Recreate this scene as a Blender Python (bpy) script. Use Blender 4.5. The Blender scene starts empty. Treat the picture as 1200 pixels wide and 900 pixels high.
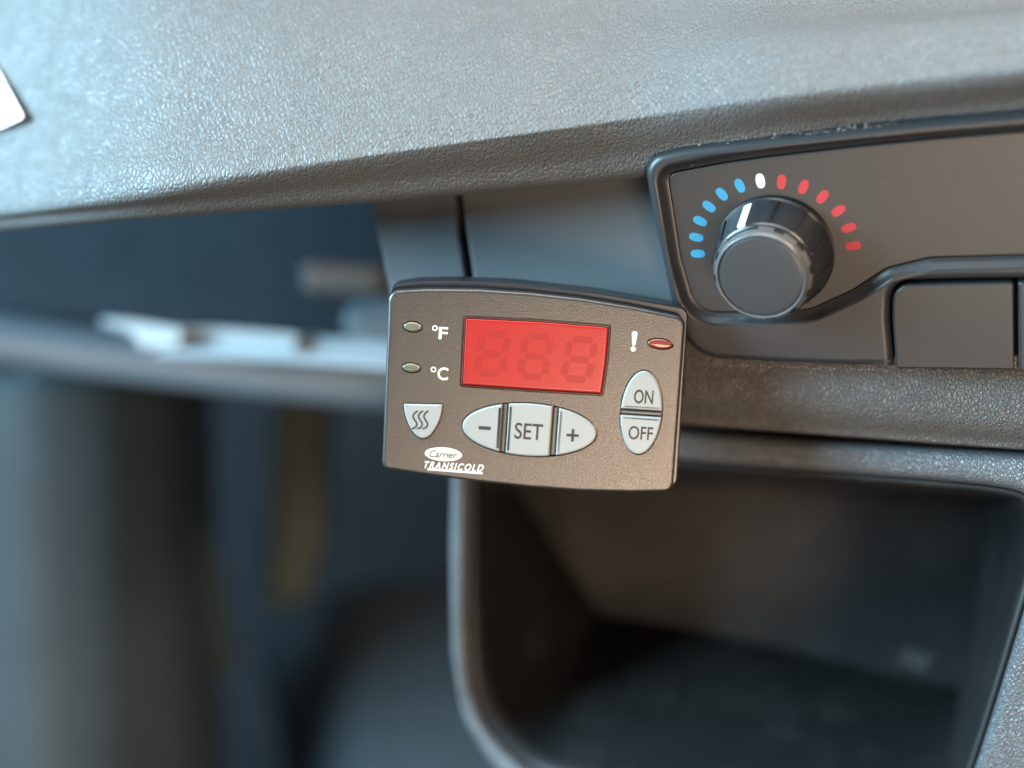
import bpy, bmesh, math, random
from mathutils import Vector, Matrix
S = bpy.context.scene
C = S.collection
random.seed(7)
OFF = Vector((0, 0, 1.1))          # the camera stands 1.1 m above the cab floor
FP = 50/36*1200                    # focal length in photo pixels
D0 = 0.4286                        # distance to the controller

# ------------------------------------------------------------------ camera
cd = bpy.data.cameras.new('camera'); cam = bpy.data.objects.new('camera', cd); C.objects.link(cam)
cam.location = OFF; cam.rotation_euler = (math.radians(90), 0, 0)
cd.lens = 50; cd.sensor_width = 36; cd.clip_start = 0.01; cd.clip_end = 50
cd.dof.use_dof = True; cd.dof.focus_distance = 0.424; cd.dof.aperture_fstop = 2.7
S.camera = cam
# ------------------------------------------------------------------ world and lamps
w = bpy.data.worlds.new('World'); S.world = w; w.use_nodes = True
nt = w.node_tree; nt.nodes.clear()
tc = nt.nodes.new('ShaderNodeTexCoord'); sep = nt.nodes.new('ShaderNodeSeparateXYZ')
mr = nt.nodes.new('ShaderNodeMapRange'); mr.inputs[1].default_value = -1; mr.inputs[2].default_value = 1
cr = nt.nodes.new('ShaderNodeValToRGB'); bg = nt.nodes.new('ShaderNodeBackground'); wo = nt.nodes.new('ShaderNodeOutputWorld')
nt.links.new(tc.outputs['Generated'], sep.inputs[0]); nt.links.new(sep.outputs[0], mr.inputs[0])
nt.links.new(mr.outputs[0], cr.inputs[0]); nt.links.new(cr.outputs[0], bg.inputs[0]); nt.links.new(bg.outputs[0], wo.inputs[0])
cr.color_ramp.elements[0].color = (0.30, 0.62, 0.75, 1); cr.color_ramp.elements[1].color = (0.75, 0.52, 0.36, 1)
e = cr.color_ramp.elements.new(0.5); e.color = (0.42, 0.45, 0.45, 1)
bg.inputs[1].default_value = 0.30

def area(name, loc, target, size, sy, energy, col):
    l = bpy.data.lights.new(name, 'AREA'); l.shape = 'RECTANGLE'; l.size = size; l.size_y = sy
    l.energy = energy; l.color = col
    o = bpy.data.objects.new(name, l); C.objects.link(o)
    o.location = Vector(loc)+OFF
    o.rotation_euler = (Vector(target)-Vector(loc)).to_track_quat('-Z', 'Y').to_euler()
    return o
area('side_window_light', (-0.98, 0.14, 0.30), (0, 0.45, 0.0), 0.7, 0.6, 68, (0.50, 0.81, 1.0))
area('warm_seat_bounce', (0.24, -0.50, -0.50), (0.16, 0.42, 0.0), 0.30, 0.26, 11, (1.0, 0.72, 0.50))
area('warm_floor_bounce', (-0.22, -0.45, -0.75), (0.16, 0.42, 0.04), 0.30, 0.26, 5, (1.0, 0.74, 0.54))
area('right_window_light', (0.75, 0.05, 0.65), (0.12, 0.45, 0.1), 0.4, 0.4, 19, (1.0, 0.76, 0.56))
area('windscreen_light', (0.05, 0.05, 0.95), (0.05, 0.45, 0.1), 0.9, 0.5, 16, (0.94, 0.98, 1.0))

S.view_settings.view_transform = 'Standard'; S.view_settings.look = 'None'
S.view_settings.gamma = 1; S.view_settings.exposure = 0
S.render.engine = 'CYCLES'

# ------------------------------------------------------------------ helpers
def ray(px, py): return Vector(((px-600)/FP, 1, -(py-450)/FP))
def P(px, py, d): return ray(px, py)*d + OFF

class Frame:
    """A plane in space: origin, x axis, y axis, z axis towards the viewer."""
    def __init__(s, px, py, d, n, roll=0):
        s.o = P(px, py, d); s.n = Vector(n).normalized()
        r = math.radians(roll); a = Vector((math.cos(r), 0, -math.sin(r)))
        s.x = (a - s.n*a.dot(s.n)).normalized(); s.y = s.n.cross(s.x)
        m = Matrix((s.x, s.y, s.n)).transposed().to_4x4(); m.translation = s.o; s.m = m
    def at(s, px, py, z=0.0):
        r = ray(px, py); oc = s.o + s.n*z - OFF
        p = r*(oc.dot(s.n)/r.dot(s.n)) + OFF - s.o
        return Vector((p.dot(s.x), p.dot(s.y)))
    def pts(s, l, z=0.0): return [s.at(p[0], p[1], z) for p in l]

def empty(name, m, label, cat, group=None):
    o = bpy.data.objects.new(name, None); C.objects.link(o); o.matrix_world = m
    o.empty_display_size = 0.02
    o['label'] = label; o['category'] = cat
    if group: o['group'] = group
    return o
def finish(bm, name, mat, parent=None, angle=35, wn=True, m=None):
    bmesh.ops.recalc_face_normals(bm, faces=bm.faces)
    me = bpy.data.meshes.new(name); bm.to_mesh(me); bm.free()
    me.shade_smooth(); me.set_sharp_from_angle(angle=math.radians(angle))
    me.materials.append(mat)
    o = bpy.data.objects.new(name, me); C.objects.link(o)
    if parent is not None: o.parent = parent
    if m is not None: o.matrix_world = m
    if wn:
        k = o.modifiers.new('wn', 'WEIGHTED_NORMAL'); k.keep_sharp = True; k.weight = 100
    return o
def tag(o, label=None, cat=None, group=None, kind=None):
    if label: o['label'] = label
    if cat: o['category'] = cat
    if group: o['group'] = group
    if kind: o['kind'] = kind
    return o

def area2(l): return sum(l[i-1].x*l[i].y-l[i].x*l[i-1].y for i in range(len(l)))/2
def ccw(l): return l if area2(l) > 0 else l[::-1]
def rpoly(l, rs, n=7):
    """Fillet the corners of a closed outline; rs: one radius or one per corner."""
    N = len(l); rs = rs if isinstance(rs, (list, tuple)) else [rs]*N
    out = []
    for i in range(N):
        p, a, b, r = l[i], l[i-1], l[(i+1) % N], rs[i]
        if r <= 0: out.append(p.copy()); continue
        u = (a-p); v = (b-p); lu, lv = u.length, v.length; u /= lu; v /= lv
        ang = math.acos(max(-1, min(1, u.dot(v))))
        if ang > 3.05: out.append(p.copy()); continue
        t = min(r/math.tan(ang/2), lu*0.49, lv*0.49); A = p+u*t; B = p+v*t
        r2 = t*math.tan(ang/2); c = p+(u+v).normalized()*(r2/math.sin(ang/2))
        a0 = math.atan2((A-c).y, (A-c).x); a1 = math.atan2((B-c).y, (B-c).x)
        da = (a1-a0+math.pi) % (2*math.pi)-math.pi
        for k in range(n+1):
            q = a0+da*k/n; out.append(c+Vector((math.cos(q), math.sin(q)))*r2)
    return out
def cr_closed(l, n=8):
    out = []; N = len(l)
    for i in range(N):
        a, b, c, d = l[i-1], l[i], l[(i+1) % N], l[(i+2) % N]
        for k in range(n):
            t = k/n
            out.append(0.5*((2*b)+(c-a)*t+(2*a-5*b+4*c-d)*t*t+(3*b-a-3*c+d)*t**3))
    return out
def cr_open(l, n=8):
    l = [2*l[0]-l[1]]+list(l)+[2*l[-1]-l[-2]]; out = []
    for i in range(1, len(l)-2):
        a, b, c, d = l[i-1], l[i], l[i+1], l[i+2]
        for k in range(n):
            t = k/n
            out.append(0.5*((2*b)+(c-a)*t+(2*a-5*b+4*c-d)*t*t+(3*b-a-3*c+d)*t**3))
    out.append(l[-2].copy()); return out
def inset(l, d):
    """Offset a CCW outline inwards by d (outwards when negative)."""
    if abs(d) < 1e-9: return [p.copy() for p in l]
    N = len(l); out = []
    for i in range(N):
        a, p, b = l[i-1], l[i], l[(i+1) % N]
        e1 = (p-a); e2 = (b-p)
        if e1.length < 1e-9: e1 = e2
        if e2.length < 1e-9: e2 = e1
        e1 = e1.normalized(); e2 = e2.normalized()
        n1 = Vector((-e1.y, e1.x)); n2 = Vector((-e2.y, e2.x))
        m = (n1+n2); m = m.normalized() if m.length > 1e-6 else n1
        k = max(0.5, m.dot(n1)); out.append(p+m*(d/k))
    return out
def clean(l, eps=2e-6):
    out = []
    for p in l:
        if not out or (p-out[-1]).length > eps: out.append(p)
    if (out[0]-out[-1]).length < eps: out.pop()
    return out
def ring(bm, l, z): return [bm.verts.new((p.x, p.y, z)) for p in l]
def bridge(bm, a, b):
    N = len(a)
    for i in range(N):
        try: bm.faces.new((a[i], a[(i+1) % N], b[(i+1) % N], b[i]))
        except ValueError: pass
def plate_bm(outer, holes, prof, hprof=None, bm=None):
    """outer outline, holes; prof: [(inset, z)...] from the back up to the face; hprof: [(inset,z)...] from the face down into the hole."""
    bm = bm or bmesh.new(); outer = clean(ccw(outer)); rs = [ring(bm, inset(outer, i), z) for i, z in prof]
    for a, b in zip(rs, rs[1:]): bridge(bm, a, b)
    bm.faces.new(rs[0][::-1])
    top = rs[-1]
    if not holes: bm.faces.new(top); return bm
    z = prof[-1][1]; loops = [top]
    for h in holes:
        h = clean(ccw(h)); hr = [ring(bm, inset(h, i), zz) for i, zz in hprof]
        for a, b in zip(hr, hr[1:]): bridge(bm, a, b)
        bm.faces.new(hr[-1]); loops.append(hr[0])
    bm.edges.index_update(); ed = []
    for lp in loops:
        for i in range(len(lp)):
            e = bm.edges.get((lp[i-1], lp[i]))
            if e is None: e = bm.edges.new((lp[i-1], lp[i]))
            ed.append(e)
    bmesh.ops.triangle_fill(bm, use_beauty=True, use_dissolve=False, edges=ed, normal=(0, 0, 1))
    return bm
def cap_bm(raw, rs, prof, n=4):
    """slab from an unrounded outline; the corners stay round on every inset ring"""
    bm = bmesh.new(); raw = clean(raw, 1e-5)
    if area2(raw) < 0:
        raw = raw[::-1]
        if isinstance(rs, (list, tuple)): rs = list(rs)[::-1]
    if not isinstance(rs, (list, tuple)):
        r = rs; rs = []
        for i in range(len(raw)):
            u = (raw[i]-raw[i-1]).normalized(); v = (raw[(i+1) % len(raw)]-raw[i]).normalized()
            rs.append(r if u.dot(v) < 0.85 else 0)
    R_ = []
    for i, z in prof:
        l = inset(raw, i); q = [0 if r == 0 else max(r-i, 0.00008) for r in rs]
        R_.append(ring(bm, rpoly(l, q, n), z))
    for a, b in zip(R_, R_[1:]): bridge(bm, a, b)
    bm.faces.new(R_[0][::-1]); bm.faces.new(R_[-1]); return bm
def bev(r, z, n=4, back=-0.002):
    """profile: wall up from back, quarter-round of radius r ending at height z"""
    return [(0, back)]+[(r-r*math.cos(math.pi/2*k/n), z-r+r*math.sin(math.pi/2*k/n)) for k in range(n+1)]
def ell(c, a, b, rot=0, n=48):
    r = math.radians(rot); cs, sn = math.cos(r), math.sin(r)
    return [Vector((c.x+a*math.cos(t)*cs-b*math.sin(t)*sn, c.y+a*math.cos(t)*sn+b*math.sin(t)*cs)) for t in (2*math.pi*k/n for k in range(n))]
def stroke(bm, l, wd, z0, z1, closed=False):
    """flat ribbon with thickness along an open polyline"""
    L = []; R = []
    for i, p in enumerate(l):
        a = l[max(0, i-1)]; b = l[min(len(l)-1, i+1)]; t = (b-a).normalized(); n = Vector((-t.y, t.x))*wd/2
        L.append(p+n); R.append(p-n)
    o = L+R[::-1]
    a = ring(bm, o, z0); b = ring(bm, o, z1); bridge(bm, a, b)
    n = len(L); m = len(o)
    for i in range(n-1): bm.faces.new((b[i], b[i+1], b[m-2-i], b[m-1-i]))
def tube_bm(path, r, n=14, bm=None, sq=1.0):
    bm = bm or bmesh.new(); prev = None; rs = []
    for i, p in enumerate(path):
        t = (path[min(i+1, len(path)-1)]-path[max(i-1, 0)]).normalized()
        u = t.cross(Vector((0, 1, 0))).normalized(); v = t.cross(u)
        rs.append([bm.verts.new(p+(u*math.cos(2*math.pi*k/n)+v*sq*math.sin(2*math.pi*k/n))*(r[i] if isinstance(r, list) else r)) for k in range(n)])
    for a, b in zip(rs, rs[1:]): bridge(bm, a, b)
    bm.faces.new(rs[0]); bm.faces.new(rs[-1]); return bm
def loft(rows, name, mat, parent=None, nu=6, nv=4, thick=0.003, origin=None):
    """rows of 3-D points, smoothed both ways, given a real thickness"""
    rr = [cr_open(r, nu) for r in rows]
    cols = [cr_open([r[i] for r in rr], nv) for i in range(len(rr[0]))]
    o3 = origin or cols[0][0]
    bm = bmesh.new(); g = [[bm.verts.new(p-o3) for p in c] for c in cols]
    for i in range(len(g)-1):
        for j in range(len(g[0])-1): bm.faces.new((g[i][j], g[i+1][j], g[i+1][j+1], g[i][j+1]))
    me = bpy.data.meshes.new(name); bm.to_mesh(me); bm.free(); me.shade_smooth(); me.materials.append(mat)
    o = bpy.data.objects.new(name, me); C.objects.link(o)
    if parent is not None: o.parent = parent
    o.matrix_basis = (parent.matrix_basis.inverted() if parent is not None else Matrix()) @ Matrix.Translation(o3)
    k = o.modifiers.new('thickness', 'SOLIDIFY'); k.thickness = thick; k.offset = 1
    return o
def child(o, parent, m=None):
    o.parent = parent
    if m is not None: o.matrix_local = m
    return o

def text_bm(s, size, offset=0.0, shear=0.0, sx=1.0, spacing=1.0, z0=0.0, z1=0.00008, rot=0.0, loc=(0, 0), stretch=None):
    cu = bpy.data.curves.new('t', 'FONT'); cu.body = s; cu.size = size; cu.align_x = 'CENTER'; cu.align_y = 'CENTER'
    cu.offset = offset; cu.shear = shear; cu.space_character = spacing; cu.resolution_u = 6
    ob = bpy.data.objects.new('t', cu); C.objects.link(ob)
    dg = bpy.context.evaluated_depsgraph_get(); dg.update()
    me = bpy.data.meshes.new_from_object(ob.evaluated_get(dg)); bpy.data.objects.remove(ob); bpy.data.curves.remove(cu)
    bm = bmesh.new(); bm.from_mesh(me); bpy.data.meshes.remove(me)
    xs = [v.co.x for v in bm.verts]; ys = [v.co.y for v in bm.verts]
    cx = (max(xs)+min(xs))/2; cy = (max(ys)+min(ys))/2; fy = 1.0
    if stretch: sx = stretch[0]/(max(xs)-min(xs)); fy = stretch[1]/(max(ys)-min(ys))
    r = math.radians(rot)
    for v in bm.verts:
        x = (v.co.x-cx)*sx; y = (v.co.y-cy)*fy
        v.co = Vector((x*math.cos(r)-y*math.sin(r)+loc[0], x*math.sin(r)+y*math.cos(r)+loc[1], z1))
    g = bmesh.ops.extrude_face_region(bm, geom=bm.faces[:])
    for v in g['geom']:
        if isinstance(v, bmesh.types.BMVert): v.co.z = z0
    return bm

# ------------------------------------------------------------------ materials
def mat(name, col, rough=0.5, spec=0.5, grain=None, fine=None, dust=0, dust_scale=90, var=0.0, coat=0, metal=0, smudge=0):
    m = bpy.data.materials.new(name); m.use_nodes = True; t = m.node_tree; N = t.nodes; L = t.links
    b = N['Principled BSDF']; b.inputs['Base Color'].default_value = (*col, 1); b.inputs['Roughness'].default_value = rough
    b.inputs['Specular IOR Level'].default_value = spec; b.inputs['Coat Weight'].default_value = coat; b.inputs['Metallic'].default_value = metal
    b.inputs['Coat Roughness'].default_value = 0.12
    co = N.new('ShaderNodeTexCoord').outputs['Object']; cur = None; nrm = None
    def rgb(c):
        n = N.new('ShaderNodeRGB'); n.outputs[0].default_value = (*c, 1); return n.outputs[0]
    def mix(f, a, c2):
        n = N.new('ShaderNodeMix'); n.data_type = 'RGBA'; L.new(f, n.inputs[0]); L.new(a, n.inputs[6]); L.new(c2, n.inputs[7]); return n.outputs[2]
    def noise(s, d=3, r=0.5):
        n = N.new('ShaderNodeTexNoise'); n.inputs['Scale'].default_value = s; n.inputs['Detail'].default_value = d; n.inputs['Roughness'].default_value = r; L.new(co, n.inputs[0]); return n
    def rng(o, a, b_, c=0, d=1):
        n = N.new('ShaderNodeMapRange'); L.new(o, n.inputs[0])
        for i, v in enumerate((a, b_, c, d)): n.inputs[i+1].default_value = v
        return n.outputs[0]
    def math_(op, a, b_):
        n = N.new('ShaderNodeMath'); n.operation = op
        for i, v in enumerate((a, b_)):
            if isinstance(v, (int, float)): n.inputs[i].default_value = v
            else: L.new(v, n.inputs[i])
        return n.outputs[0]
    cur = rgb(col)
    if var:
        f = rng(noise(35, 4, 0.6).outputs[0], 0.3, 0.7)
        cur = mix(f, rgb([c*(1-var) for c in col]), rgb([c*(1+var) for c in col]))
    if grain:
        sc, st, dist = grain
        wn = noise(sc*0.35, 2)
        mp = N.new('ShaderNodeMapping'); L.new(co, mp.inputs[0]); mp.inputs['Rotation'].default_value = (0, 0.35, 0); mp.inputs['Scale'].default_value = (1.25, 1, 0.85)
        vm = N.new('ShaderNodeVectorMath'); vm.operation = 'MULTIPLY_ADD'; L.new(wn.outputs[1], vm.inputs[0])
        vm.inputs[1].default_value = (1.5/sc,)*3; L.new(mp.outputs[0], vm.inputs[2])
        def vor(k):
            v = N.new('ShaderNodeTexVoronoi'); v.feature = 'DISTANCE_TO_EDGE'; v.inputs['Scale'].default_value = sc*k; L.new(vm.outputs[0], v.inputs[0])
            return math_('POWER', rng(v.outputs[0], 0.0, 0.30), 0.55)
        n3 = noise(sc*0.22, 2)
        sel = rng(n3.outputs[0], 0.42, 0.58)
        h = math_('ADD', math_('MULTIPLY', vor(1.0), 0.75), math_('MULTIPLY', math_('MULTIPLY', vor(1.9), sel), 0.35))
        h = math_('ADD', h, math_('MULTIPLY', n3.outputs[0], 0.8))
        bp = N.new('ShaderNodeBump'); bp.inputs['Strength'].default_value = st; bp.inputs['Distance'].default_value = dist; L.new(h, bp.inputs['Height']); nrm = bp.outputs[0]
    if fine:
        sc, st, dist = fine
        bp = N.new('ShaderNodeBump'); bp.inputs['Strength'].default_value = st; bp.inputs['Distance'].default_value = dist
        L.new(noise(sc, 2).outputs[0], bp.inputs['Height'])
        if nrm: L.new(nrm, bp.inputs['Normal'])
        nrm = bp.outputs[0]
    rsock = None
    if smudge:
        f = rng(noise(28, 5, 0.65).outputs[0], 0.48, 0.72, 0, smudge)
        cur = mix(f, cur, rgb((0.30, 0.27, 0.23)))
        rsock = math_('ADD', math_('MULTIPLY', f, 0.5), rough)
    if dust:
        v = N.new('ShaderNodeTexVoronoi'); v.inputs['Scale'].default_value = dust_scale; L.new(co, v.inputs[0])
        sp = N.new('ShaderNodeSeparateColor'); L.new(v.outputs['Color'], sp.inputs[0])
        keep = math_('GREATER_THAN', sp.outputs[0], 1-dust)
        wob = math_('ADD', v.outputs['Distance'], math_('MULTIPLY', noise(dust_scale*25, 1).outputs[0], 0.05))
        rad = math_('MULTIPLY', sp.outputs[1], 0.045); f = math_('MULTIPLY', math_('LESS_THAN', wob, math_('ADD', rad, 0.022)), keep)
        cur = mix(f, cur, rgb((0.62, 0.60, 0.55)))
    L.new(cur, b.inputs['Base Color'])
    if rsock: L.new(rsock, b.inputs['Roughness'])
    if nrm: L.new(nrm, b.inputs['Normal'])
    return m
M = {
 'pad': mat('grained_soft_plastic', (0.080, 0.084, 0.084), 0.50, 0.5, grain=(560, 0.75, 0.0005), var=0.05),
 'strip': mat('grained_trim_plastic', (0.082, 0.076, 0.070), 0.5, 0.5, grain=(760, 0.9, 0.0005), dust=0.02, dust_scale=160),
 'trim': mat('smooth_trim_plastic', (0.060, 0.068, 0.074), 0.5, 0.5, fine=(2500, 0.12, 0.0001), dust=0.02),
 'bezel': mat('satin_bezel_plastic', (0.021, 0.022, 0.024), 0.40, 0.5, fine=(3500, 0.10, 0.0001), dust=0.10, dust_scale=95),
 'face': mat('satin_faceplate_plastic', (0.022, 0.021, 0.020), 0.40, 0.5, fine=(3500, 0.12, 0.0001), dust=0.06, dust_scale=80),
 'knob': mat('glossy_black_plastic', (0.014, 0.016, 0.018), 0.26, 0.5, dust=0.05, dust_scale=150),
 'knobring': mat('satin_grey_ring', (0.075, 0.075, 0.075), 0.33, 0.6),
 'knobface': mat('knob_face_plastic', (0.035, 0.034, 0.034), 0.42, 0.5, fine=(3500, 0.1, 0.0001), dust=0.03),
 'case': mat('controller_case_plastic', (0.028, 0.027, 0.025), 0.31, 0.65, fine=(2600, 0.38, 0.00020), dust=0.015, dust_scale=140),
 'shell': mat('controller_shell_plastic', (0.012, 0.014, 0.017), 0.3, 0.5, dust=0.03, dust_scale=140),
 'btn': mat('ivory_rubber', (0.235, 0.265, 0.265), 0.42, 0.5, var=0.03, dust=0.02, dust_scale=200),
 'btnrib': mat('grey_rubber_bridge', (0.05, 0.05, 0.052), 0.35, 0.5),
 'ink': mat('dark_grey_ink', (0.03, 0.03, 0.03), 0.6, 0.3),
 'white': mat('white_print', (0.66, 0.66, 0.61), 0.5, 0.4),
 'cream': mat('cream_print', (0.62, 0.58, 0.47), 0.5, 0.4),
 'red': mat('red_display_filter', (0.31, 0.013, 0.012), 0.30, 0.3, fine=(1800, 0.25, 0.0001), dust=0.02, dust_scale=160),
 'redrim': mat('red_display_edge', (0.03, 0.003, 0.003), 0.3, 0.35),
 'seg': mat('red_segment', (0.262, 0.008, 0.008), 0.4, 0.3),
 'led': mat('unlit_lens', (0.12, 0.125, 0.085), 0.18, 0.6),
 'ledred': mat('unlit_red_lens', (0.20, 0.04, 0.025), 0.15, 0.6),
 'blue': mat('blue_print', (0.03, 0.20, 0.32), 0.5, 0.3),
 'redp': mat('red_print', (0.38, 0.03, 0.035), 0.5, 0.3),
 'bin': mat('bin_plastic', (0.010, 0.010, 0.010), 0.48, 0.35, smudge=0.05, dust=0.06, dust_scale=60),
 'rim': mat('bin_surround_plastic', (0.060, 0.064, 0.068), 0.38, 0.7, grain=(780, 0.6, 0.0005), dust=0.03, dust_scale=160),
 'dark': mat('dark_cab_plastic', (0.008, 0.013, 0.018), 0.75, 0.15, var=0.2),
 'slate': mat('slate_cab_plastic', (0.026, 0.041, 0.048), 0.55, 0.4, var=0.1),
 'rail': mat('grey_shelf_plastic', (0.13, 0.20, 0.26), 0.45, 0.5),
 'taupe': mat('taupe_plastic', (0.050, 0.060, 0.055), 0.8, 0.1),
 'tan': mat('tan_plastic', (0.19, 0.20, 0.20), 0.5, 0.3),
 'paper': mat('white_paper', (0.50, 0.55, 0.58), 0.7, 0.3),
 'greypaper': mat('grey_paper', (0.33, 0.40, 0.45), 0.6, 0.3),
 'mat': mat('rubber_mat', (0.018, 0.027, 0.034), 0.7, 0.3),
 'patch': mat('white_patch_surface', (0.85, 0.87, 0.87), 0.7, 0.3),
 'carpet': mat('floor_carpet', (0.03, 0.045, 0.06), 0.95, 0.1, fine=(300, 0.6, 0.004), var=0.3),
}

# ------------------------------------------------------------------ setting: cab floor and the wall behind the footwell
def box_struct(name, cx, cy, cz, sx, sy, sz, m):
    bm = bmesh.new(); bmesh.ops.create_cube(bm, size=1)
    for v in bm.verts: v.co = Vector((v.co.x*sx, v.co.y*sy, v.co.z*sz))
    o = finish(bm, name, m, wn=False); o.location = (cx, cy, cz); o['kind'] = 'structure'; return o
box_struct('floor', 0, 0.9, -0.02+0.35, 4, 3.0, 0.04, M['carpet'])
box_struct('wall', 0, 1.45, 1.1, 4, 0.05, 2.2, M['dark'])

# ------------------------------------------------------------------ dashboard: padded top, trim panels, lower strip
dash = empty('dashboard', Matrix.Translation(P(600, 200, 0.45)), 'dark grey grained dashboard with padded top running across the picture behind the controls', 'dashboard')
XS = [-330, -120, 0, 80, 170, 300, 450, 600, 750, 900, 1050, 1200, 1350]
def interp(x, pts):
    for (a, u), (b, v) in zip(pts, pts[1:]):
        if x <= b: return u+(v-u)*(x-a)/(b-a)
    return pts[-1][1]
cre = [(-330, 260), (0, 236), (200, 218), (400, 188), (600, 160), (800, 132), (930, 112), (1200, 84), (1350, 70)]
low = [(-330, 290), (0, 270), (200, 254), (290, 248), (400, 240), (530, 230), (750, 208), (800, 197), (900, 172), (1200, 140), (1350, 124)]
dep = [(-330, 0.60), (-120, 0.53), (0, 0.480), (80, 0.450), (170, 0.431), (300, 0.423), (450, 0.420), (600, 0.417), (750, 0.413), (900, 0.398), (1050, 0.388), (1200, 0.376), (1350, 0.364)]
rows = [[] for _ in range(10)]
for x in XS:
    c, e_, d = interp(x, cre), interp(x, low), interp(x, dep)
    k = interp(x, [(-330, 34), (0, 30), (120, 24), (260, 14), (600, 10), (900, 14), (1350, 18)])
    for r, (y, dd) in enumerate([(-420, 0.30), (-260, 0.125), (-120, 0.056), (0, 0.027), (c-70, 0.010), (c-k, 0.0010+k*0.00008), (c+k*0.4, 0.0014+k*0.00006), ((c+e_)/2+3, 0.0105), (e_, 0.021), (e_-14, 0.06)]):
        rows[r].append(P(x, y, d+dd))
pad = loft(rows, 'upper_pad', M['pad'], dash, nu=6, nv=5, thick=0.004)

# smooth trim panels behind the controller
F1 = Frame(600, 280, 0.466, (-0.32, -1, -0.05))
def panel(pts, r, nm, m, F, par, prof):
    return child(finish(plate_bm(rpoly(F.pts(pts), r), None, prof), nm, m), par, par.matrix_world.inverted() @ F.m)
bpy.context.view_layer.update()
panel([(424, 190), (526, 190), (551, 360), (556, 420), (470, 420), (455, 335)], 0.002, 'trim_panel', M['trim'], F1, dash, bev(0.001, 0, 3, -0.025))
panel([(535, 190), (800, 190), (800, 470), (566, 420), (560, 360)], 0.002, 'trim_panel', M['trim'], F1, dash, bev(0.001, 0.0005, 3, -0.025))
panel([(500, 190), (600, 190), (600, 420), (520, 420)], 0.001, 'trim_backing', M['dark'], F1, dash, [(0, -0.03), (0, -0.006)])

# grained lower strip
SX = [740, 800, 860, 950, 1050, 1150, 1250, 1400]
sd = [(740, 0.462), (800, 0.456), (860, 0.450), (950, 0.444), (1050, 0.436), (1150, 0.429), (1250, 0.421), (1400, 0.41)]
rows = [[] for _ in range(6)]
for x in SX:
    d = interp(x, sd); b = 497+(x-800)*0.078
    for r, (y, dd) in enumerate([(370, 0.002), (405, -0.001), (b-40, 0.0), (b-9, 0.0075), (b, 0.012), (b-3, 0.04)]):
        rows[r].append(P(x, y, d+dd))
loft(rows, 'lower_strip', M['strip'], dash, nu=6, nv=5, thick=0.003)

# ------------------------------------------------------------------ storage bin below
FB = Frame(1180, 640, 0.432, (-0.58, -1, -0.10))
bin_ = empty('storage_bin', FB.m, 'open black storage bin with a pale rounded rim, dusty inside, below the climate controls', 'storage bin')
op = [(543, 600), (543, 764), (557, 837), (590, 884), (643, 919), (760, 950), (1000, 1000), (1100, 985), (1135, 915), (1197, 718), (1220, 630), (1210, 594), (1170, 573), (1000, 558), (800, 543), (620, 528), (568, 531), (546, 555)]
bk = [(612, 590), (690, 705), (698, 714), (702, 718), (708, 722), (800, 738), (1000, 782), (1110, 806), (1128, 808), (1140, 770), (1152, 650), (1154, 600), (1145, 585), (1000, 575), (800, 565), (615, 560), (606, 564), (604, 570)]
outl = [(527, 500), (523, 640), (525, 765), (538, 845), (575, 905), (640, 955), (800, 1060), (1100, 1150), (1450, 1150), (1450, 556), (1200, 536), (1000, 520), (800, 504), (600, 488), (545, 484)]
O = cr_closed(FB.pts(op), 6); OU = rpoly(FB.pts(outl), [0.006, 0, 0.01, 0.02, 0.02, 0.02, 0.02, 0.02, 0.01, 0, 0, 0, 0, 0, 0.006])
O = ccw(O); OU = ccw(OU)
R = 0.0040
bm = bmesh.new(); n = 5
OUc, Oc = clean(OU), clean(O)
orr = [ring(bm, inset(OUc, 0), -0.03)]+[ring(bm, inset(OUc, R-R*math.cos(math.pi/2*k/n)), -R+R*math.sin(math.pi/2*k/n)) for k in range(n+1)]
irr = [ring(bm, inset(Oc, 0), -0.0052)]+[ring(bm, inset(Oc, -(R-R*math.cos(math.pi/2*k/n))), -R+R*math.sin(math.pi/2*k/n)) for k in range(n+1)]
for s in (orr, irr):
    for a, b in zip(s, s[1:]): bridge(bm, a, b)
ed = []
for lp in (orr[-1], irr[-1]):
    for i in range(len(lp)): ed.append(bm.edges.get((lp[i-1], lp[i])))
bmesh.ops.triangle_fill(bm, use_beauty=True, use_dissolve=False, edges=ed, normal=(0, 0, 1))
child(finish(bm, 'surround', M['rim']), bin_, Matrix())
# interior: from the opening back to the rear wall
FBK = Frame(900, 690, 0.607, (-0.22, -1, 0.05))
B3 = [FB.m.inverted() @ (FBK.m @ Vector((q.x, q.y, 0))) for q in FBK.pts(bk)]
O3 = [Vector((p.x, p.y, -0.0050)) for p in FB.pts(op)]
def cl3(l): return cr_closed(l, 6)
a3, b3 = cl3(O3), cl3(B3)
bm = bmesh.new(); prev = None; K = 10; rr = []
for k in range(K+1):
    t = k/K; rr.append([bm.verts.new(p.lerp(q, t)) for p, q in zip(a3, b3)])
for a, b in zip(rr, rr[1:]): bridge(bm, a, b)
bm.faces.new(rr[-1])
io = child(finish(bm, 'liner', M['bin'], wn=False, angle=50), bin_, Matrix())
k = io.modifiers.new('thickness', 'SOLIDIFY'); k.thickness = 0.002; k.offset = -1

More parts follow.
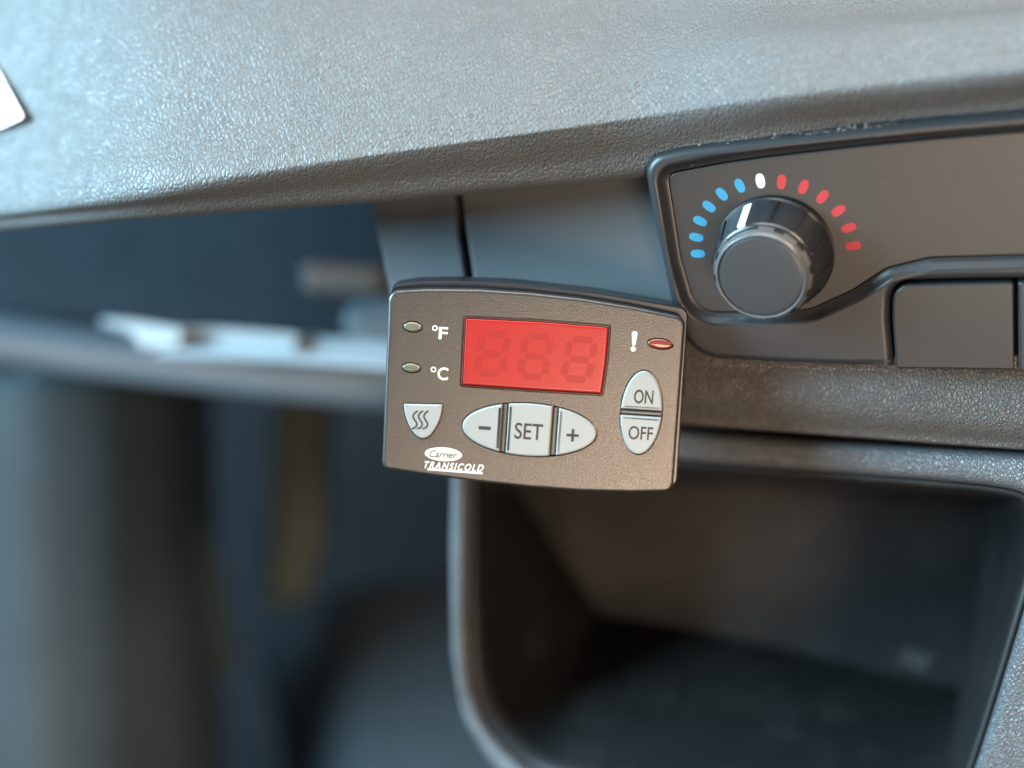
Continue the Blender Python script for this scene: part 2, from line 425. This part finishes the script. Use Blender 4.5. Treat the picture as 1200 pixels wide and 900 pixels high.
# ------------------------------------------------------------------ climate control panel
FK = Frame(907, 297, 0.422, (-0.30, -0.9, -0.42))
cp = empty('climate_panel', FK.m, 'dark grey climate control panel with knob and blue and red marks', 'control panel')
bz = [(752, 186), (800, 175), (900, 163), (1000, 152), (1100, 142), (1200, 133.5), (1360, 122), (1360, 320), (1200, 328), (1120, 329), (1044, 331), (1042, 372), (1047, 431), (1000, 430), (900, 426), (808, 421), (785, 352), (765, 258)]
mm = 0.001
BZ = rpoly(FK.pts(bz), [7.5*mm, 0, 0, 0, 0, 0, 6*mm, 1*mm, 0, 0, 8*mm, 0, 0.6*mm, 0, 0, 13*mm, 0, 0], 10)
fo = [(781, 203), (850, 190), (900, 183), (1000, 171), (1100, 161), (1200, 153), (1310, 145), (1310, 296), (1200, 300), (1090, 303), (1040, 315), (1000, 341), (950, 364), (900, 367), (815, 367), (797, 305)]
FO = rpoly(FK.pts(fo, -0.0022), [3.2*mm, 0, 0, 0, 0, 0, 3*mm, 3*mm, 0, 6*mm, 8*mm, 14*mm, 12*mm, 0, 8.5*mm, 0], 8)
FO = clean(ccw(FO)); BZ = clean(ccw(BZ))
bm = bmesh.new(); r = 2.6*mm; n = 8
orr = [ring(bm, BZ, -0.012)]+[ring(bm, inset(BZ, r-r*math.cos(math.pi/2*k/n)), -r+r*math.sin(math.pi/2*k/n)) for k in range(n+1)]
hp = [(0, -4.2), (0, -3.0), (0.5, -2.8), (1.3, -2.3), (2.1, -1.3), (2.5, -0.6), (2.9, -0.18), (3.5, 0)]
irr = [ring(bm, inset(FO, -a*mm), z*mm) for a, z in hp]
for s in (orr, irr):
    for a, b in zip(s, s[1:]): bridge(bm, a, b)
bm.faces.new(irr[0])
ed = []
for lp in (orr[-1], irr[-1]):
    for i in range(len(lp)): ed.append(bm.edges.get((lp[i-1], lp[i])))
bmesh.ops.triangle_fill(bm, use_beauty=True, use_dissolve=False, edges=ed, normal=(0, 0, 1))
child(finish(bm, 'bezel', M['bezel']), cp, Matrix())
ZF = -2.2*mm
child(finish(plate_bm(inset(FO, 0.35*mm), None, bev(0.45*mm, ZF, 3, -0.003)), 'faceplate', M['face']), cp, Matrix())
# blank switch caps
def cap(pts, rs):
    return child(finish(plate_bm(rpoly(FK.pts(pts, -0.0004), rs, 8), None, bev(0.8*mm, -0.0004, 4, -0.01)), 'switch_blank', M['bezel']), cp, Matrix())
cap([(1046.5, 334), (1188, 331.5), (1189, 434.5), (1050, 432.5), (1045.5, 372)], [7*mm, 0.8*mm, 0.6*mm, 0.6*mm, 0])
cap([(1193.5, 331), (1345, 326), (1345, 440), (1193.5, 435)], [0.8*mm, 3*mm, 3*mm, 0.6*mm])
child(finish(plate_bm(FK.pts([(1030, 345), (1340, 330), (1340, 425), (1040, 425)]), None, [(0, -0.012), (0, -0.006)]), 'switch_backing', M['dark']), cp, Matrix())
# printed temperature marks
cK = FK.at(908, 299, ZF)
ticks = [(817.8, 297.3, 'blue'), (816, 278, 'blue'), (820.5, 259, 'blue'), (831, 242, 'blue'), (846, 227.5, 'blue'), (867, 217.5, 'blue'), (891, 212, 'white'), (916, 213, 'redp'), (941.5, 219, 'redp'), (964, 230.5, 'redp'), (982.5, 247, 'redp'), (994.5, 267, 'redp'), (1000, 288, 'redp')]
NM = {'blue': 'blue_mark', 'white': 'white_mark', 'redp': 'red_mark'}
for x, y, c in ticks:
    q = FK.at(x, y, ZF); a = math.degrees(math.atan2(q.y-cK.y, q.x-cK.x))
    L_, W_ = (2.2*mm, 1.3*mm)
    sh = [Vector((s*L_*math.copysign(abs(math.cos(t))**0.8, math.cos(t)), W_*math.copysign(abs(math.sin(t))**0.8, math.sin(t)))) for s in (1,) for t in (2*math.pi*k/28 for k in range(28))]
    ra = math.radians(a)
    sh = [Vector((q.x+p.x*math.cos(ra)-p.y*math.sin(ra), q.y+p.x*math.sin(ra)+p.y*math.cos(ra))) for p in sh]
    bmk = plate_bm(sh, None, [(0, ZF-0.0002), (0, ZF+0.00006)])
    child(finish(bmk, NM[c], M[c], wn=False), cp, Matrix())
# knob
kn = bpy.data.objects.new('temperature_knob', None)
def lathe(prof, n=72, a0=0, a1=2*math.pi, closed=True):
    bm = bmesh.new(); rs = []
    for r_, z in prof:
        rs.append([bm.verts.new((r_*math.cos(a0+(a1-a0)*k/n), r_*math.sin(a0+(a1-a0)*k/n), z)) for k in range(n if closed else n+1)])
    for a, b in zip(rs, rs[1:]):
        if closed: bridge(bm, a, b)
        else:
            for i in range(n): bm.faces.new((a[i], a[i+1], b[i+1], b[i]))
    return bm, rs
kb = FK.at(907, 297, ZF)
KM = Matrix.Translation((kb.x, kb.y, ZF)) @ Matrix.Rotation(math.radians(4.5), 4, 'X') @ Matrix.Rotation(math.radians(-5), 4, 'Y')
bm, rs = lathe([(r_*mm, z*mm) for r_, z in [(17.9, -4), (17.9, 0.6), (17.6, 1.0), (17.1, 1.6), (15.3, 13.0), (15.1, 13.6), (14.7, 14.1), (14.3, 14.4), (14.2, 15.0)]])
bm.faces.new(rs[-1]); bm.faces.new(rs[0])
skirt = child(finish(bm, 'temperature_knob', M['knob'], wn=False), cp, KM)
bm, rs = lathe([(r_*mm, z*mm) for r_, z in [(13.9, 14.6), (13.7, 16.0), (13.4, 17.2), (13.15, 17.7), (12.95, 17.85), (12.7, 17.8), (12.5, 17.5), (12.45, 17.1)]])
bm.faces.new(rs[0]); bm.faces.new(rs[-1]); child(finish(bm, 'knob_ring', M['knobring'], wn=False), skirt, Matrix())
bm, rs = lathe([(r_*mm, z*mm) for r_, z in [(12.4, 16.4), (12.4, 17.2), (12.15, 17.42), (11.4, 17.52), (6, 17.6), (0.5, 17.64)]])
bm.faces.new(rs[0]); bm.faces.new(rs[-1]); child(finish(bm, 'knob_face', M['knobface'], wn=False), skirt, Matrix())
# ribs round the skirt and the white pointer line
pz = math.radians(90+29)
def conepatch(ang, half, r0, r1, z0, z1, lift, name, m):
    pr = [(r0-0.0008, z0-0.0002), (r0+lift, z0), (r1+lift, z1), (r1-0.0008, z1+0.0002)]
    bm, rs = lathe(pr, 8, ang-half, ang+half, False)
    for a, b in ((rs[0], rs[-1]),):
        for i in range(8): bm.faces.new((a[i], b[i], b[i+1], a[i+1]))
    bm.faces.new([r_[0] for r_ in rs]); bm.faces.new([r_[-1] for r_ in rs][::-1])
    return child(finish(bm, name, m, wn=False), skirt, Matrix())
conepatch(pz, 0.072, 17.15*mm, 15.25*mm, 1.6*mm, 13.8*mm, 0.25*mm, 'pointer_line', M['white'])
for k in range(1, 12):
    a = pz+k*math.pi/6
    conepatch(a, 0.013, 17.12*mm, 15.25*mm, 1.6*mm, 13.4*mm, 0.45*mm, 'grip_rib', M['knob'])
    conepatch(a, 0.16, 13.9*mm, 13.7*mm, 14.5*mm, 15.9*mm, 0.6*mm, 'grip_notch', M['knobring'])

# ------------------------------------------------------------------ refrigeration controller
FC = Frame(622, 455, D0, (0.0, -1, -0.17), 3.9)
ct = empty('refrigeration_controller', FC.m, 'brown-grey refrigeration controller with a red display and ivory buttons, mounted on the dashboard at centre', 'controller')
top = [(455, 340), (500, 335.5), (560, 336), (620, 340), (680, 346.5), (740, 356), (807, 368)]
top = [(455.5, 341), (500, 338.5), (560, 339), (620, 343), (680, 349.5), (740, 359), (804, 372)]
bot = [(789, 576.5), (740, 577.5), (680, 576), (620, 571.5), (560, 565), (500, 557), (447.5, 549)]
outl = FC.pts(top+bot)
rs_ = [3.2*mm]+[0]*5+[3.2*mm, 3.2*mm]+[0]*5+[2.2*mm]
OC = clean(ccw(rpoly(outl, rs_, 8)))
hl = []                                # openings in the face
disp = rpoly(FC.pts([(543, 370), (630, 374), (716, 381), (713, 422), (707, 464), (623, 459), (539, 453), (541, 410)]), [0.9*mm, 0, 0.9*mm, 0, 0.9*mm, 0, 0.9*mm, 0])
def split_poly(l, keep):                # clip an outline with a half plane: keep(p) >= 0
    out = []
    for i in range(len(l)):
        a, b = l[i-1], l[i]; ka, kb_ = keep(a), keep(b)
        if (ka >= 0) != (kb_ >= 0): out.append(a.lerp(b, ka/(ka-kb_)))
        if kb_ >= 0: out.append(b.copy())
    return out
def cornered(l, r=0.35*mm):
    l = clean(l, 1e-5); rs = []
    for i in range(len(l)):
        u = (l[i]-l[i-1]).normalized(); v = (l[(i+1) % len(l)]-l[i]).normalized()
        rs.append(r if u.dot(v) < 0.85 else 0)
    return rpoly(l, rs, 4)
def sell(c, a, b, e1, n=72):            # superellipse
    return [Vector((c.x+a*math.copysign(abs(math.cos(t))**e1, math.cos(t)), c.y+b*math.copysign(abs(math.sin(t))**e1, math.sin(t)))) for t in (2*math.pi*k/n for k in range(n))]
def pxlen(n): return n*0.2572*mm
cS = FC.at(620.5, 503.5); lens = ell(cS, pxlen(80), pxlen(32.5), 0, 96)
cO = FC.at(751.5, 483.5); egg = ell(cO, pxlen(25.2), pxlen(51), 0, 96)
shield = FC.pts([(472.5, 470), (519, 473.5), (517.5, 488), (512, 501), (504, 511), (496, 514.5), (487.5, 510.5), (479.5, 500), (474, 486)])
shield = rpoly(cr_closed(shield[1:]+shield[:1], 5), 0)
sh2 = FC.pts([(472, 469.5), (519.5, 473)])
c2 = cr_open(FC.pts([(519.5, 473), (518, 486), (513, 499), (505, 510.5), (495.5, 514.5), (486.5, 510), (479, 499), (474, 485), (472, 469.5)]), 6)
shield = cornered(c2[:-1], 0.5*mm)
leds = [ell(FC.at(483.5, 383), pxlen(11.5), pxlen(6.6), -2, 32), ell(FC.at(482, 431), pxlen(11.5), pxlen(6.2), -2, 32), ell(FC.at(773.8, 403), pxlen(15.5), pxlen(6.7), -3, 32)]
holes = [disp, lens, egg, shield]+leds
hpf = [(0, 0), (0.0, -0.0012)]
bm = plate_bm(OC, [inset(ccw(clean(h)), -0.10*mm) for h in holes], [(0.0, -0.006), (0.0, -0.0030)]+[(1.1*mm-1.1*mm*math.cos(math.pi/2*k/6), -1.1*mm+1.1*mm*math.sin(math.pi/2*k/6)) for k in range(7)], hpf)
child(finish(bm, 'front_case', M['case']), ct, Matrix())
# rear shell: dark, a little larger towards the top
sh = clean(ccw(rpoly(FC.pts([(456.5, 335), (490, 330), (530, 329), (600, 331.5), (700, 342.5), (807, 361), (793, 570), (740, 573), (620, 567), (450, 545)], -0.0045), [3*mm, 0, 0, 0, 0, 3*mm, 3*mm, 0, 0, 3*mm], 6)))
child(finish(plate_bm(sh, None, [(1.0*mm, -0.020), (0, -0.019), (0, -0.0045), (0.5*mm, -0.0038)]), 'rear_shell', M['shell']), ct, Matrix())
child(finish(plate_bm(rpoly(FC.pts([(560, 370), (740, 380), (740, 540), (560, 530)]), 3*mm), None, [(0, -0.045), (0, -0.019)]), 'mounting_bracket', M['shell']), ct, Matrix())
# display
dpo = ccw(clean(disp))
dfr = child(finish(plate_bm(inset(dpo, 0.05*mm), None, [(0, -0.0011), (0, 0.00002), (0.12*mm, 0.00018), (0.50*mm, 0.00022), (0.72*mm, 0.0001), (0.85*mm, -0.0001)]), 'display_frame', M['redrim']), ct, Matrix())
dsp = child(finish(cap_bm(inset(ccw(FC.pts([(543, 370), (630, 374), (716, 381), (713, 422), (707, 464), (623, 459), (539, 453), (541, 410)])), 0.78*mm), 0.5*mm, [(0, -0.001), (0, 0.0000), (0.25*mm, 0.00028), (0.5*mm, 0.00034), (1.0*mm, 0.00034)]), 'display', M['red']), ct, Matrix())
def seg_digit(cx, cy, w_, h_):
    bm = bmesh.new(); t = 0.17*h_; z0, z1 = 0.0002, 0.00036
    def hx(x0, y0, x1, y1):
        a = Vector((x0, y0)); b = Vector((x1, y1)); d = (b-a).normalized(); n_ = Vector((-d.y, d.x))*t/2; g = d*(t*0.62)
        l = [a+d*0.06*h_, a+g+n_, b-g+n_, b-d*0.06*h_, b-g-n_, a+g-n_]
        l = [Vector((cx+p.x+p.y*0.10, cy+p.y)) for p in l]
        A = ring(bm, l, z0); B = ring(bm, l, z1); bridge(bm, A, B); bm.faces.new(B)
    x, y = w_/2, h_/2
    for s in ((-x, y, x, y), (-x, 0, x, 0), (-x, -y, x, -y), (-x, 0, -x, y), (x, 0, x, y), (-x, -y, -x, 0), (x, -y, x, 0)): hx(*s)
    return bm
for px_ in (577, 627, 679):
    q = FC.at(px_, 417.5+(px_-627)*0.065)
    child(finish(seg_digit(q.x, q.y, pxlen(29), pxlen(47)), 'digit', M['seg'], wn=False), dsp, Matrix())
# lamps
for l, nm, m_ in ((leds[0], 'indicator_lamp', 'led'), (leds[1], 'indicator_lamp', 'led'), (leds[2], 'indicator_lamp', 'ledred')):
    l = ccw(clean(l)); o = child(finish(plate_bm(inset(l, 0.22*mm), None, [(0, -0.001), (0, -0.0003), (0.3*mm, 0.0001), (0.8*mm, 0.0003)]), nm, M[m_]), ct, Matrix())
    if m_ == 'ledred': o['label'] = 'reddish indicator lamp beside the exclamation mark'
# buttons
def button(l, nm, h=0.75*mm, r=0.4*mm):
    return child(finish(cap_bm(l, r, [(0, -0.0011), (0, h-0.45*mm), (0.07*mm, h-0.26*mm), (0.2*mm, h-0.1*mm), (0.42*mm, h-0.02*mm), (0.7*mm, h), (1.0*mm, h)]), nm, M['btn']), ct, Matrix())
li = inset(ccw(lens), 0.30*mm); ei = inset(ccw(egg), 0.28*mm)
def xat(px): return FC.at(px, 503).x
xl, xa, xb, xr = xat(586.5), xat(594.5), xat(645.5), xat(653.5)
bt = {}
bt['minus'] = button(split_poly(li, lambda p: xl-p.x), 'minus_button')
bt['set'] = button(split_poly(split_poly(li, lambda p: p.x-xa), lambda p: xb-p.x), 'set_button')
bt['plus'] = button(split_poly(li, lambda p: p.x-xr), 'plus_button')
y1, y2 = FC.at(751, 479.8).y, FC.at(751, 487.4).y
bt['on'] = button(split_poly(ei, lambda p: p.y-y1), 'on_button')
bt['off'] = button(split_poly(ei, lambda p: y2-p.y), 'off_button')
bt['heat'] = button(inset(ccw(clean(c2[:-1])), 0.25*mm), 'defrost_button')
# grey bridges between the buttons
def bar(x0, x1, y0, y1_, nm):
    l = [Vector((x0, y0)), Vector((x1, y0)), Vector((x1, y1_)), Vector((x0, y1_))]
    return child(finish(plate_bm(l, None, bev(0.35*mm, 0.0001, 4, -0.0011)), nm, M['btnrib']), ct, Matrix())
hS = pxlen(28.6)
bar(xl+0.38*mm, xa-0.38*mm, cS.y-hS, cS.y+hS, 'button_divider'); bar(xb+0.38*mm, xr-0.38*mm, cS.y-hS, cS.y+hS, 'button_divider')
bar(cO.x-pxlen(23.6), cO.x+pxlen(23.6), y2+0.38*mm, y1-0.38*mm, 'button_divider')
# writing
HB = 0.75*mm
def text(s, px, py, wpx, hpx, m, nm, par, z, off=0.0, rot=0, shear=0, sp=1.0):
    q = FC.at(px, py)
    bm = text_bm(s, 0.004, offset=off, stretch=(pxlen(wpx), pxlen(hpx)), z0=z-0.0001, z1=z+0.00005, loc=(q.x, q.y), rot=rot, shear=shear, spacing=sp)
    return child(finish(bm, nm, m, wn=False), par, Matrix())
text('SET', 619.5, 505, 33, 19.5, M['ink'], 'lettering', bt['set'], HB, 0.00003)
text('ON', 754, 464.5, 22.5, 16.5, M['ink'], 'lettering', bt['on'], HB, 0.00003)
text('OFF', 750.5, 507, 28.5, 16, M['ink'], 'lettering', bt['off'], HB, 0.00002)
text('-', 568, 501, 14, 4, M['ink'], 'lettering', bt['minus'], HB)
text('+', 671, 509.5, 14.5, 15, M['ink'], 'lettering', bt['plus'], HB, 0.00004)
text('F', 519.5, 390.5, 10.5, 14.5, M['white'], 'lettering', ct, 0, 0.00006)
text('C', 519, 438, 12.5, 15, M['white'], 'lettering', ct, 0, 0.00006)
def ringmark(px, py, r0, r1):
    q = FC.at(px, py); a = ell(q, r1, r1, 0, 28); b = ell(q, r0, r0, 0, 28); bm = bmesh.new()
    A, B, A0, B0 = ring(bm, a, 0.00005), ring(bm, b, 0.00005), ring(bm, a, -0.0001), ring(bm, b, -0.0001)
    bridge(bm, A, B); bridge(bm, A0, A); bridge(bm, B, B0)
    child(finish(bm, 'degree_sign', M['white'], wn=False), ct, Matrix())
ringmark(509.7, 384.5, pxlen(1.9), pxlen(3.3)); ringmark(508, 433, pxlen(1.9), pxlen(3.3))
bm = bmesh.new(); q = FC.at(743.3, 396.5)
w1, w2, hh = pxlen(3.7), pxlen(1.7), pxlen(8.5)
l = rpoly([Vector((q.x-w2, q.y-hh)), Vector((q.x+w2, q.y-hh)), Vector((q.x+w1, q.y+hh)), Vector((q.x-w1, q.y+hh))], [pxlen(1.2), pxlen(1.2), pxlen(3), pxlen(3)], 5)
bm = plate_bm(l, None, [(0, -0.0001), (0, 0.00005)])
plate_bm(ell(FC.at(742, 409), pxlen(3.0), pxlen(3.0), 0, 24), None, [(0, -0.0001), (0, 0.00005)], None, bm)
child(finish(bm, 'exclamation_mark', M['white'], wn=False), ct, Matrix())
# heat waves on the defrost button
bm = bmesh.new()
for dx in (-6.3, 0, 6.3):
    l = [FC.at(492.8+dx+o_*1.0, 491.5+y_) for o_, y_ in ((3.2, -10.5), (-0.5, -8), (-2.2, -4.2), (-0.8, -0.5), (1.6, 3), (1.9, 6.2), (0, 9), (-3.8, 10.3))]
    stroke(bm, cr_open(l, 5), pxlen(1.9), HB-0.0001, HB+0.00005)
child(finish(bm, 'heat_symbol', M['ink'], wn=False), bt['heat'], Matrix())
# maker's badge and name line
bl = FC.at(519.6, 532.3)
badge = child(finish(plate_bm(ell(bl, pxlen(22), pxlen(8.2), 0, 48), None, [(0, -0.0001), (0, 0.00005)]), 'badge', M['white'], wn=False), ct, Matrix())
q = Vector((bl.x, bl.y))
bm = text_bm('Carrier', 0.004, offset=0.00002, shear=0.35, stretch=(pxlen(33), pxlen(8.6)), z0=0, z1=0.00012, loc=(q.x, q.y))
child(finish(bm, 'lettering', M['ink'], wn=False), badge, Matrix())
text('TRANSICOLD', 532, 546.6, 70, 8.6, M['white'], 'lettering', ct, 0, 0.00008, rot=0.2, shear=0.35, sp=1.3)
bm = bmesh.new()
a, b = FC.at(501, 549.7), FC.at(565.5, 554.6)
stroke(bm, [a, b], pxlen(2.4), -0.0001, 0.00005); child(finish(bm, 'underline', M['white'], wn=False), ct, Matrix())

# ------------------------------------------------------------------ blurred footwell beyond, at left
def rbox(name, pts, d0, depth, m, label, cat, r=0.01, yaw=0.0, par=None, bevr=0.004):
    F = Frame(pts[0][0], pts[0][1], d0, (yaw, -1, 0))
    o = finish(plate_bm(rpoly(F.pts(pts), r), None, bev(bevr, 0, 4, -depth)), name, m)
    o.matrix_world = F.m
    return tag(o, label, cat)
# open shelf under the pad: floor with a rounded front lip, back wall
path = cr_open([P(-260, 378, 0.60), P(0, 398, 0.635), P(120, 414, 0.65), P(250, 430, 0.665), P(380, 444, 0.68), P(520, 458, 0.70)], 6)
shelf = tag(finish(tube_bm(path, 0.0125, 20, None, 1.1), 'dashboard_shelf', M['rail'], wn=False), 'blurred blue-grey rounded shelf lip running left of the controller under the dashboard pad', 'shelf')
rows = [[p+Vector((0, t, z)) for p in path[::3]] for t, z in ((0.0, 0.006), (0.10, 0.010), (0.22, 0.012))]
s2 = loft(rows, 'shelf_floor', M['dark'], shelf, nu=2, nv=3, thick=0.004); 
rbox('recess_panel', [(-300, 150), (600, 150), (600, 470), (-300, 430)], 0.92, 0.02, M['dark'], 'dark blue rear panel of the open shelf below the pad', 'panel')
pp = empty('papers', Matrix.Translation(P(280, 400, 0.66)), 'blurred crumpled white papers lying along the shelf lip left of the controller', 'papers')
def sheet(pts, d, m):
    F = Frame(pts[0][0], pts[0][1], d, (-0.3, -1, 0.4)); o = finish(plate_bm(rpoly(F.pts(pts), 0.002), None, bev(0.001, 0, 3, -0.003)), 'sheet', m)
    o.parent = pp; o.matrix_basis = pp.matrix_basis.inverted() @ F.m
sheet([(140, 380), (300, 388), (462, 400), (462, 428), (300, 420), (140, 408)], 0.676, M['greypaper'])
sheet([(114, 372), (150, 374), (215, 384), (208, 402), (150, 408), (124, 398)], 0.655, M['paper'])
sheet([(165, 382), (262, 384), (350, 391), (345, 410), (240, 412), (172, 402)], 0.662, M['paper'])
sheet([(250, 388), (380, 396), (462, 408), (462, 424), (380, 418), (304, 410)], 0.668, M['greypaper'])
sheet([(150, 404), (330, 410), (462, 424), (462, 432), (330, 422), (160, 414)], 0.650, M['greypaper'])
rbox('tan_box', [(352, 306), (446, 312), (446, 346), (356, 342)], 0.70, 0.05, M['tan'], 'blurred tan box at the back of the shelf, just left of the trim panel', 'box', 0.004)
rbox('grey_cup', [(405, 362), (420, 348), (470, 348), (470, 405), (415, 405), (402, 385)], 0.69, 0.04, M['rail'], 'blurred pale grey rounded holder on the shelf beside the controller', 'holder', 0.006)
# door / kick panel at left
rows = []
for y in (440, 520, 620, 760, 900, 1100):
    sh_ = (y-440)*0.03
    rows.append([P(-420, y, 0.85), P(-150+sh_, y, 0.80), P(0+sh_, y, 0.80), P(80+sh_, y, 0.812), P(150+sh_, y, 0.835), P(215+sh_, y, 0.88), P(250+sh_, y, 1.0)])
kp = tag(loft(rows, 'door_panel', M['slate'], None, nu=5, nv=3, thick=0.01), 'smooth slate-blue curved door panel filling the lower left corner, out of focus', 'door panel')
path = cr_open([P(40, 430, 0.82), P(110, 490, 0.84), P(170, 560, 0.86), P(235, 640, 0.93), P(262, 780, 0.98)], 6)
tag(finish(tube_bm(path, 0.011, 14), 'grab_strap', M['slate'], wn=False), 'blurred dark strap slanting down across the door panel', 'strap')
rbox('seat_post', [(322, 430), (384, 430), (376, 640), (356, 715), (304, 715), (312, 600)], 1.02, 0.05, M['taupe'], 'blurred taupe upright post in the footwell below the shelf', 'post', 0.012, 0, None, 0.012)
rows = []
for y, d in ((690, 1.12), (760, 1.02), (840, 0.95), (940, 0.90), (1080, 0.84)):
    rows.append([P(330+(840-y)*-0.2, y+50, d+0.05), P(400, y, d), P(480, y-10, d-0.01), P(600, y-10, d-0.01), P(760, y, d)])
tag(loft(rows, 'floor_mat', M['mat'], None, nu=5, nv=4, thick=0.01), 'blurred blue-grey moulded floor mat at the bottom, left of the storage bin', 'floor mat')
# flat white patch, a thin plate set on the pad at far left
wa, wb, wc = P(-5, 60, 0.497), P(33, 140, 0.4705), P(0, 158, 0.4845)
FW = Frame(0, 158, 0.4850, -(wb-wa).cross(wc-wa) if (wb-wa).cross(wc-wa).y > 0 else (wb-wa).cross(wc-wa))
o = finish(plate_bm(rpoly(FW.pts([(-60, 30), (-15, 62), (28, 138), (0, 150), (-60, 173)]), 0.001), None, [(0, -0.0006), (0, 0)]), 'white_patch', M['patch']); o.matrix_world = FW.m
tag(o, 'bright white flat patch on the dashboard pad at the left picture edge', 'patch')

# dust crumbs caught along the edges of the panel and in the bin
bm = bmesh.new()
def crumb(p, r):
    m = Matrix.Translation(p) @ Matrix.Rotation(random.uniform(0, 6), 4, 'Z') @ Matrix.Diagonal((random.uniform(0.6, 1.6), 1, random.uniform(0.5, 1), 1))
    g = bmesh.ops.create_icosphere(bm, subdivisions=1, radius=r, matrix=m)
    for v in g['verts']: v.co += Vector((random.uniform(-r, r), random.uniform(-r, r), random.uniform(-r, r)))*0.25
def on(F, px, py, z):
    q = F.at(px, py, z); return F.m @ Vector((q.x, q.y, z))
for i in range(90):
    x = random.gauss(970, 60); y = 154-(x-970)*0.105+random.gauss(0, 1.6)
    crumb(on(FK, x, y, -0.0016), random.uniform(0.00008, 0.00028))
for i in range(110):
    x = random.uniform(822, 1040); y = 427+(x-822)*0.03+random.gauss(0, 0.8)
    crumb(on(FK, x, y, -0.004), random.uniform(0.00008, 0.0002))
for i in range(46):
    x = random.uniform(790, 1190); y = random.uniform(180, 425)
    crumb(on(FK, x, y, 0.0 if y > 370 else ZF), random.uniform(0.00005, 0.00014))
for i in range(14): crumb(on(FK, 1189.5+random.gauss(0, 0.8), random.uniform(418, 434), -0.001), random.uniform(0.0001, 0.00022))
for i in range(40):
    x = random.uniform(470, 790); y = random.uniform(345, 570)
    crumb(on(FC, x, y, 0.0), random.uniform(0.00003, 0.00007))
for i in range(34): crumb(on(FBK, random.gauss(1072, 9), random.gauss(772, 6), 0.003), random.uniform(0.0002, 0.0006))
for i in range(30): crumb(on(FBK, random.uniform(760, 1130), random.uniform(590, 770), 0.002), random.uniform(0.0001, 0.0004))
dm = mat('pale_dust', (0.36, 0.34, 0.31), 0.9, 0.2)
tag(finish(bm, 'dust', dm, wn=False), 'pale dust crumbs scattered along the control panel edges', 'dust', None, 'stuff')
